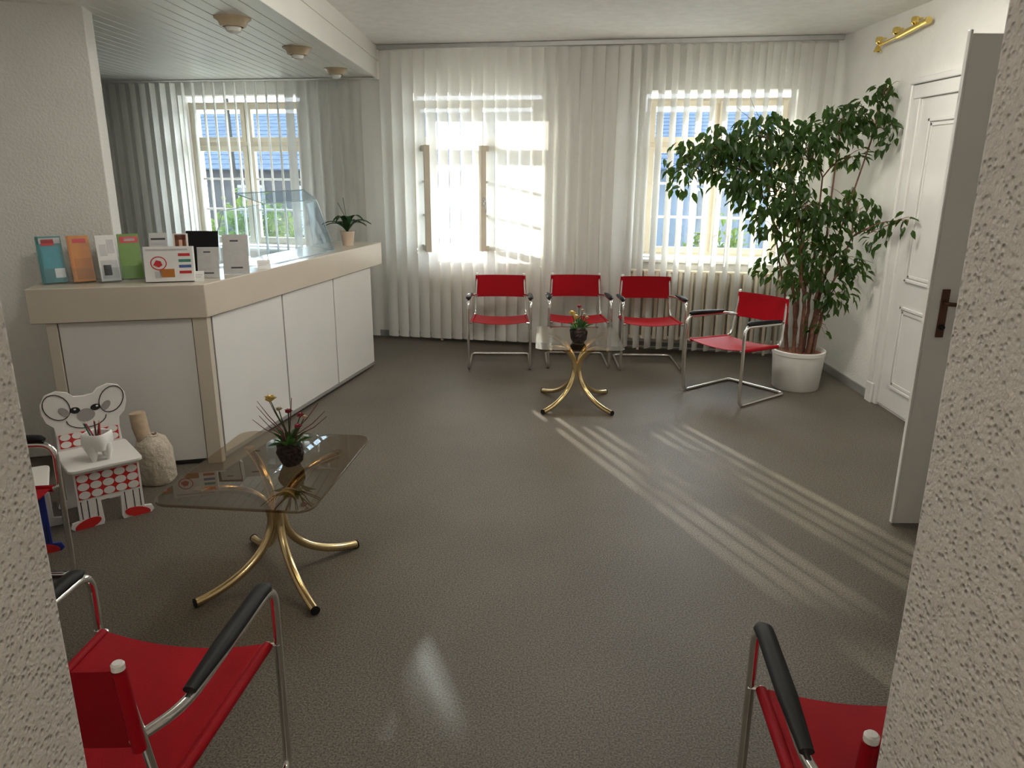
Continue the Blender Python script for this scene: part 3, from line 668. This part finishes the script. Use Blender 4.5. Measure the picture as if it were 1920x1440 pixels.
# small pot plant at the window end of the counter
def pot_plant():
    r = random.Random(4)
    t = thing('pot_plant', 'small dark leaved orchid in a cream pot at the counter end', 'plant', tuple(CC+cd*2.30+ln*.16)+(TOP,))
    MB().lathe([(.001, 0), (.045, 0), (.058, .10), (.062, .105), (.062, .12), (.052, .12), (.05, .10), (.001, .098)], 20).build('pot', mat('peach_cream_pot', (.72, .58, .45), .4), t, True)
    MB().lathe([(.001, .112), (.052, .108)], 14).build('soil', M_SOIL, t)
    for k in range(14):
        a = k*2.4+r.uniform(-.3, .3); L = r.uniform(.20, .31); up = r.uniform(.55, 1.35)
        def fn(u, v, a=a, L=L, up=up):
            s = u; w = .060*math.sin(math.pi*min(.98, .06+.92*s))**.8*(v-.5)
            rr = L*(s*math.cos(up)*.9+.25*s*s); z = .11+L*(s*math.sin(up)*1.7-1.35*s*s*math.sin(up))
            return Vector((rr*math.cos(a)-w*math.sin(a), rr*math.sin(a)+w*math.cos(a), z+abs(v-.5)*.012))
        MB().sheet(fn, 8, 2, .0015).build('leaf', M_LEAF2, t, True)
    for k, (dx, dy) in enumerate(((-.07, .0), (-.03, .04))):
        MB().tube(fillet([(0, 0, .11), (dx*.3, dy*.3, .28), (dx, dy, .37+.04*k)], .1), [.0025]*3+[.002]*6, 5).build('flower_stalk', M_LEAF2, t, True) if False else MB().tube([(0, 0, .11), (dx*.3, dy*.3, .26), (dx, dy, .36+.04*k)], .0024, 5).build('flower_stalk', M_LEAF2, t, True)
pot_plant()
# papers and a red folder on the desk
for k, (a, c, rz, m, nm, lab) in enumerate(((1.0, .66, .3, M_PAPER, 'paper_stack', 'white paper stack on the desk behind the counter'), (1.35, .62, .8, redp, 'folder', 'red folder lying on the desk behind the counter'))):
    t = tag(MB().box(-.105, .105, -.15, .15, 0, .012+.01*k).build(nm, m, None, bevel=.001), lab, 'paper' if not k else 'folder'); p = P2(a, 0, c); t.location = (p[0], p[1], .74); t.rotation_euler = (0, 0, rz)

# ------------------------------------------------------------------ children's corner
M_KRED = mat('toy_red_paint', (.55, .02, .02), .4, noise=(10, .05)); M_KBLUE = mat('toy_blue_paint', (.015, .03, .22), .4); M_KGREY = mat('toy_grey_paint', (.32, .31, .30), .5); M_KBLK = mat('toy_black_line', (.01, .01, .01), .5)
M_KWHITE = mat('toy_white_board', (.76, .74, .71), .45, noise=(6, .03))
VX = Matrix(((1,0,0,0), (0,0,1,0), (0,1,0,0), (0,0,0,1)))      # 2-D outline (x,z) -> board, thickness along y
def board(poly, y0, y1): return MB().prism(poly, y0, y1, VX)
def ell(cx, cz, rx, rz, rot=0, n=20):
    c, s = math.cos(rot), math.sin(rot)
    return [(cx+rx*math.cos(2*math.pi*k/n)*c-rz*math.sin(2*math.pi*k/n)*s, cz+rx*math.cos(2*math.pi*k/n)*s+rz*math.sin(2*math.pi*k/n)*c) for k in range(n)]
def ringb(cx, cz, rx, rz, rot, w, y0, y1, part=(0, 20)):
    o, i = ell(cx, cz, rx, rz, rot), ell(cx, cz, rx-w, rz-w, rot); mb = MB()
    for k in range(*part): j = (k+1) % 20; mb.prism([o[k], o[j], i[j], i[k]], y0, y1, VX)
    return mb
def kids_seat(name, label, loc, rz, back=True, seatmat=None, frontmat=None):
    t = thing(name, label, 'stool' if not back else 'chair', loc, rz)
    # front faces local -y
    leg = [(-.15, .30), (-.15, .045), (-.185, .04), (-.195, .015), (-.18, 0), (-.045, 0), (-.04, .02), (-.045, .13), (.045, .13), (.04, .02), (.045, 0), (.18, 0), (.195, .015), (.185, .04), (.15, .045), (.15, .30)]
    f = board(leg, -.16, -.145).build('front_board', frontmat or M_KWHITE, t, bevel=.002)
    board([(-x, z) for x, z in leg], .145, .16).build('rear_board', M_KWHITE, t, bevel=.002)
    MB().prism(rrect(.34, .36, .03), .30, .318).build('seat', seatmat or M_KWHITE, t, bevel=.004)
    for s in (-1, 1):
        board(ell(s*.115, .022, .062, .026, -s*.25), -.1625, -.16).build('red_shoe', M_KRED, f)
        for dx in (.065, .105, .135): board([(s*dx-.002, .05), (s*dx+.002, .05), (s*dx+.002, .145), (s*dx-.002, .145)], -.1612, -.16).build('outline', M_KBLK, f)
    if back:
        board([(-.14, .155), (.14, .155), (.14, .285), (-.14, .285)], -.1612, -.16).build('red_field', M_KRED, f)
        for i in range(5):
            for j in range(3): board(ell(-.112+i*.056, .176+j*.044, .026, .020), -.1624, -.1612).build('white_dot', M_KWHITE, f)
        # backrest: a plain rounded animal-eared outline
        half = [(0, .595), (.045, .600), (.07, .625), (.12, .640), (.170, .625), (.198, .58), (.20, .53), (.185, .48), (.155, .45), (.15, .40), (.155, .30)]
        pol = half + [(-x, z) for x, z in reversed(half[1:])]
        b = board(pol, .16, .176).build('backrest', M_KWHITE, t, bevel=.003)
        y0, y1 = .157, .160
        for s in (-1, 1):
            ringb(s*.128, .555, .058, .075, -s*.5, .004, y0, y1).build('ear_outline', M_KBLK, b)
            board(ell(s*.098, .525, .018, .030, -s*.7), y0, y1).build('ear_inner', M_KGREY, b)
            board(ell(s*.048, .525, .024, .017, s*.1), y0, y1).build('eye', M_KBLK, b)
            board(ell(s*.052+.004, .531, .006, .005), y0-.001, y0).build('eye_shine', M_KWHITE, b)
        board(ell(0, .492, .042, .034), y0, y1).build('nose', M_KGREY, b)
        ringb(0, .475, .095, .055, 0, .004, y0, y1, (10, 20)).build('cheek_outline', M_KBLK, b)
        board([(-.14, .33), (.14, .33), (.14, .405), (-.14, .405)], y0, y1).build('red_field', M_KRED, b)
        for i in range(5):
            for j in range(2): board(ell(-.112+i*.056, .35+j*.04, .025, .018), y0-.001, y0).build('white_dot', M_KWHITE, b)
    return t
kids_seat('kids_chair', 'white painted wooden children chair with mouse ears and red dots', (-2.135, 3.60, 0), R(40))
s2 = kids_seat('kids_stool', 'low white and blue children stool with red shoes, half hidden at the left', (-2.36, 3.22, 0), R(30), back=False, seatmat=M_KWHITE, frontmat=M_KBLUE)
# toys lying on the low stool
tb2 = tag(MB().box(-.09, .09, -.07, .07, 0, .03).build('picture_book', colmat('yellow_book_cover', (.55, .50, .08)), None, bevel=.002), 'yellow and blue picture book lying on the low children stool', 'book'); tb2.location = (-2.36, 3.22, .318); tb2.rotation_euler = (0, 0, R(20))
# tooth shaped pencil cup
cup = thing('pencil_cup', 'white tooth shaped pencil cup on the mouse eared children chair', 'cup', (-2.095, 3.545, .318), R(40))
mb = MB(); mb.lathe([(.03, .05), (.058, .055), (.068, .09), (.066, .135), (.060, .142), (.052, .138), (.050, .08), (.001, .075)], 20)
mb.v = [(x*(1+.10*math.cos(4*math.atan2(y, x))), y*(1+.10*math.cos(4*math.atan2(y, x))), z) for x, y, z in mb.v]
mb.build('body', M_WHITE, cup, True)
for a in (45, 135, 225, 315):
    c, s = math.cos(R(a)), math.sin(R(a)); MB().tube([(c*.042, s*.042, .085), (c*.048, s*.048, .04), (c*.045, s*.045, .0)], [.026, .022, .010], 10).build('root', M_WHITE, cup, True)
pc = [(.5, .04, .03, 'dark red', M_KRED), (.25, .02, .02, 'brown', M_BROWN), (.05, .05, .03, 'grey green', grnb), (.06, .0, .05, 'pink red', M_PINK), (.16, .05, .02, 'dark brown', M_TWIG)]
for k in range(5):
    dx, dy = rnd.uniform(-.025, .025), rnd.uniform(-.025, .025); q = pc[k % 5]
    base = Vector((-2.095, 3.545, .318)) + Vector((dx*.5, dy*.5, .08)); tip = base + Vector((rnd.uniform(-.055, .03), rnd.uniform(-.03, .02), .125))
    t = thing('coloured_pencil', q[3] + ' pencil standing in the white tooth shaped cup', 'pencil', tuple(base), group='pencils in the tooth shaped cup')
    d = tip-base; MB().tube([(0, 0, 0), d*.92], .0045, 6).build('shaft', q[4], t); MB().tube([d*.92, d], [.0045, .0008], 6).build('point', M_STRAW, t)
# cloth sack with a rolled top
M_SACK = mat('natural_cotton_cloth', (.56, .49, .39), .9, noise=(14, .12), bump=(35, .012, 'fine'))
M_ROLL = mat('pale_cork_roll', (.52, .40, .28), .7, noise=(30, .15))
sk = thing('cloth_sack', 'beige cotton sack tied at the neck leaning on the counter', 'sack', (-2.04, 3.975, 0), R(10))
mb = MB().lathe([(.001, 0), (.085, .002), (.102, .03), (.105, .12), (.100, .21), (.078, .262), (.038, .285), (.03, .295)], 28)
mb.v = [(x*(1+.05*math.sin(6*math.atan2(y, x)+z*9))*(1+.04*math.sin(11*math.atan2(y, x)-z*20)), y*.8*(1+.05*math.cos(5*math.atan2(y, x)+z*14)), z+.008*math.sin(3*math.atan2(y, x))*min(1, z*8)) for x, y, z in mb.v]
mb.build('bag', M_SACK, sk, True)
mb = MB().tube([(-.035, 0, .25), (-.055, .01, .34), (-.062, .012, .42)], [.038, .044, .042], 16); mb.build('rolled_top', M_ROLL, sk, True)
MB().tube([(.034*math.cos(k*.5236), .03*math.sin(k*.5236), .288) for k in range(13)], .006, 6).build('cord', M_SACK, sk, True)

# ------------------------------------------------------------------ added fill lamps, out of view: hall, waiting room ceiling, pendant
hall_fill = thing('hall_fill_light', 'added unseen fill lamp on the hall ceiling behind the viewer', 'lamp', (0, -1.1, CH))  # unseen lamp added to brighten the doorway plaster
M_HALLFILL = bpy.data.materials.new('hall_fill_glow'); M_HALLFILL.use_nodes = True
b = M_HALLFILL.node_tree.nodes['Principled BSDF']; b.inputs['Emission Color'].default_value = (1, .86, .70, 1); b.inputs['Emission Strength'].default_value = 34
MB().lathe([(.001, -.11), (.08, -.10), (.14, -.065), (.16, -.03), (.16, -.02)], 28).build('fill_shade', M_HALLFILL, hall_fill, True)
MB().lathe([(.17, -.022), (.17, 0), (.001, 0)], 28).build('ceiling_plate', M_WHITE, hall_fill, True)

M_FILL = bpy.data.materials.new('ceiling_fill_glow'); M_FILL.use_nodes = True
b = M_FILL.node_tree.nodes['Principled BSDF']; b.inputs['Emission Color'].default_value = (1, .95, .86, 1); b.inputs['Emission Strength'].default_value = 20
for x, y, wh in ((.15, 4.65, 'nearer the counter'), (1.75, 4.75, 'nearer the right wall')):  # out-of-view lamps added to lift the room's brightness
    rl = thing('ceiling_fill_light', 'added unseen fill lamp on the waiting room ceiling, ' + wh, 'lamp', (x, y, CH), group='added fill lamps of the waiting room')
    MB().lathe([(.001, -.10), (.12, -.092), (.20, -.06), (.23, -.03), (.23, -.02)], 28).build('fill_shade', M_FILL, rl, True)
    MB().lathe([(.24, -.022), (.24, 0), (.001, 0)], 28).build('ceiling_plate', M_WHITE, rl, True)

pl_ = thing('pendant_fill_light', 'added unseen fill globe hanging before the counter', 'lamp', (-1.0, 3.2, CH))  # unseen globe added as fill for the pier and counter front
M_PENDFILL = M_FILL.copy(); M_PENDFILL.name = 'pendant_fill_glow'; M_PENDFILL.node_tree.nodes['Principled BSDF'].inputs['Emission Strength'].default_value = 13
MB().ball((0, 0, -.27), .15, 16).build('globe', M_PENDFILL, pl_, True)
MB().tube([(0, 0, -.13), (0, 0, -.01)], .012, 8).build('rod', M_WHITE, pl_, True)
MB().lathe([(.05, -.02), (.05, 0), (.001, 0)], 16).build('canopy', M_WHITE, pl_, True)

# ------------------------------------------------------------------ outside
M_GRASS = mat('garden_grass', (.05, .08, .025), .9, noise=(2, .3))
g = tag(MB().box(-40, 40, .6, 60, -.9, -.8, WALLM).build('lawn', M_GRASS), 'garden lawn outside the windows', kind='structure')
struct('bounce_slab', MB().box(-12, 10, .56, 9, -.81, -.78, WALLM), mat('pale_bounce_paving', (.72, .69, .64), .9, noise=(3, .1)), 'added pale ground slab bouncing daylight in through the windows')  # unseen pale ground added to bounce daylight up to the ceiling
M_TILE = mat('blue_grey_roof_tiles', (.040, .054, .080), 1, spec=0, noise=(3, .2)); M_FAC = mat('pale_blue_render', (.062, .076, .098), .8, spec=.1, noise=(2, .1)); M_DKW = mat('dark_window_glass', (.02, .03, .045), .1)
M_BRICKISH = mat('grey_brown_weatherboard', (.030, .030, .034), .8, spec=.2, noise=(4, .2))
M_WFR = mat('pale_neighbour_window_frame', (.14, .16, .19), .7, spec=.2)
def house(label, x0, x1, y, eave, ridge, depth, wallm):
    h = thing('neighbour_house', label, 'building', mtx=WALLM @ Matrix.Translation(((x0+x1)/2, y, -.8)))
    hw = (x1-x0)/2; e = eave+.8; rg = ridge+.8
    MB().box(-hw, hw, 0, depth*2, 0, e).build('wall', wallm, h)
    rf = MB().add([(-hw-.3, -.35, e-.06), (hw+.3, -.35, e-.06), (hw+.3, depth, rg-.04), (-hw-.3, depth, rg-.04), (-hw-.3, depth*2+.3, e-.05), (hw+.3, depth*2+.3, e-.05)], [(0, 1, 2, 3), (3, 2, 5, 4)]).build('roof', M_TILE, h)
    n = 14; sl = Vector((0, depth+.35, rg-e+.02)); ang = math.atan2(sl.z, sl.y); row = sl.length/n
    me = MB().box(-hw-.3, hw+.3, -.01, row*1.08, 0, .035).mesh('tile_row', M_TILE)
    for k in range(n):
        o = link('tile_row', me, rf, loc=(0, -.35+sl.y*k/n, e-.05+sl.z*k/n)); o.rotation_euler = (ang-.03, 0, 0)
    k = -hw+.8
    while k < hw-.8:
        wdw = MB(); frame_ring(wdw, k, k+.9, e-1.75, e-.45, -.04, .0, .07); wdw.box(k+.43, k+.47, -.04, 0, e-1.7, e-.5); f = wdw.build('window', M_WFR, h)
        MB().box(k+.05, k+.85, -.015, -.005, e-1.7, e-.5).build('pane', M_DKW, f); k += 1.9
    return h
house('neighbouring house with blue grey tiled roof seen through the left window', -14.5, -1.2, 12.0, 1.72, 3.45, 5, M_BRICKISH)
house('pale blue outbuilding with tiled roof seen through the right windows', -.4, 12.0, 11.0, 1.80, 3.32, 4.5, M_FAC)
M_BUSH = mat('bush_leaf_green', (.022, .042, .008), .7, spec=.15, trans=(.25, (.10, .15, .03)), noise=(3, .4))
def bush(label, x, y, rx, h, n, seed):
    r = random.Random(seed); t = thing('garden_bush', label, 'bush', mtx=WALLM @ Matrix.Translation((x, y, -.8)), group='bushes outside the windows')
    MB().tube([(0, 0, 0), (.03, 0, h*.5)], .03, 6).build('stem', M_BARK, t)
    mb = MB()
    for k in range(n):
        u = Vector((r.gauss(0, 1), r.gauss(0, 1), r.gauss(0, 1))).normalized()*r.uniform(.35, 1)
        p = Vector((u.x*rx, u.y*rx*.8, h*.55+u.z*h*.47)); vs, fs = leaf_geo(.13, .07)
        m = Matrix.Translation(p) @ Matrix.Rotation(r.uniform(0, 6.3), 4, 'Z') @ Matrix.Rotation(r.uniform(-1, 1.5), 4, 'Y'); mb.add([m @ Vector(v) for v in vs], fs)
    o = mb.build('foliage', M_BUSH, t); o['kind'] = 'stuff'
def sun_block_tree(label, x, y, zc, rad, n, seed):
    r = random.Random(seed); t = thing('sun_block_tree', label, 'tree', (x, y, -.8))
    MB().tube([(0, 0, 0), (.05, 0, zc*.5), (0, .05, zc+.8)], [.06, .05, .04], 8).build('trunk', mat('dark_grey_bark', (.022, .022, .020), .95, spec=.05, noise=(20, .2)), t, True)
    mb = MB()
    for k in range(n):
        u = Vector((r.gauss(0, 1), r.gauss(0, 1), r.gauss(0, 1))).normalized()*r.uniform(.2, 1)**.6
        p = Vector((u.x*rad, u.y*rad, zc+.8+u.z*rad)); vs, fs = leaf_geo(.2, .11)
        w = p+Vector((x, y, -.8))-Vector((-.465, 2.25, 0))
        if (w-SUN_DIR*w.dot(SUN_DIR)).length < .24: continue      # crown opened along one sun ray to let a spot reach the floor
        m = Matrix.Translation(p) @ Matrix.Rotation(r.uniform(0, 6.3), 4, 'Z') @ Matrix.Rotation(r.uniform(-1, 1.5), 4, 'Y'); mb.add([m @ Vector(v) for v in vs], fs)
    o = mb.build('foliage', M_BUSH, t); o['kind'] = 'stuff'
sun_block_tree('leafy tree added outside to block the sun at the counter window', -5.50, 15.1, 4.75, 1.35, 5200, 21)  # crown placed out of view to cut sun entering the counter window
bush('sunlit green bush outside, left part of the counter window', -4.55, 3.2, .75, 2.25, 900, 1)
bush('sunlit green bush outside, right part of the counter window', -5.6, 5.5, 1.0, 2.0, 900, 2)
bush('green bush outside the open middle window', -1.1, 4.2, .8, 2.1, 900, 3)
bush('green bush outside behind the ficus window', 2.25, 3.2, .55, 1.95, 800, 4)
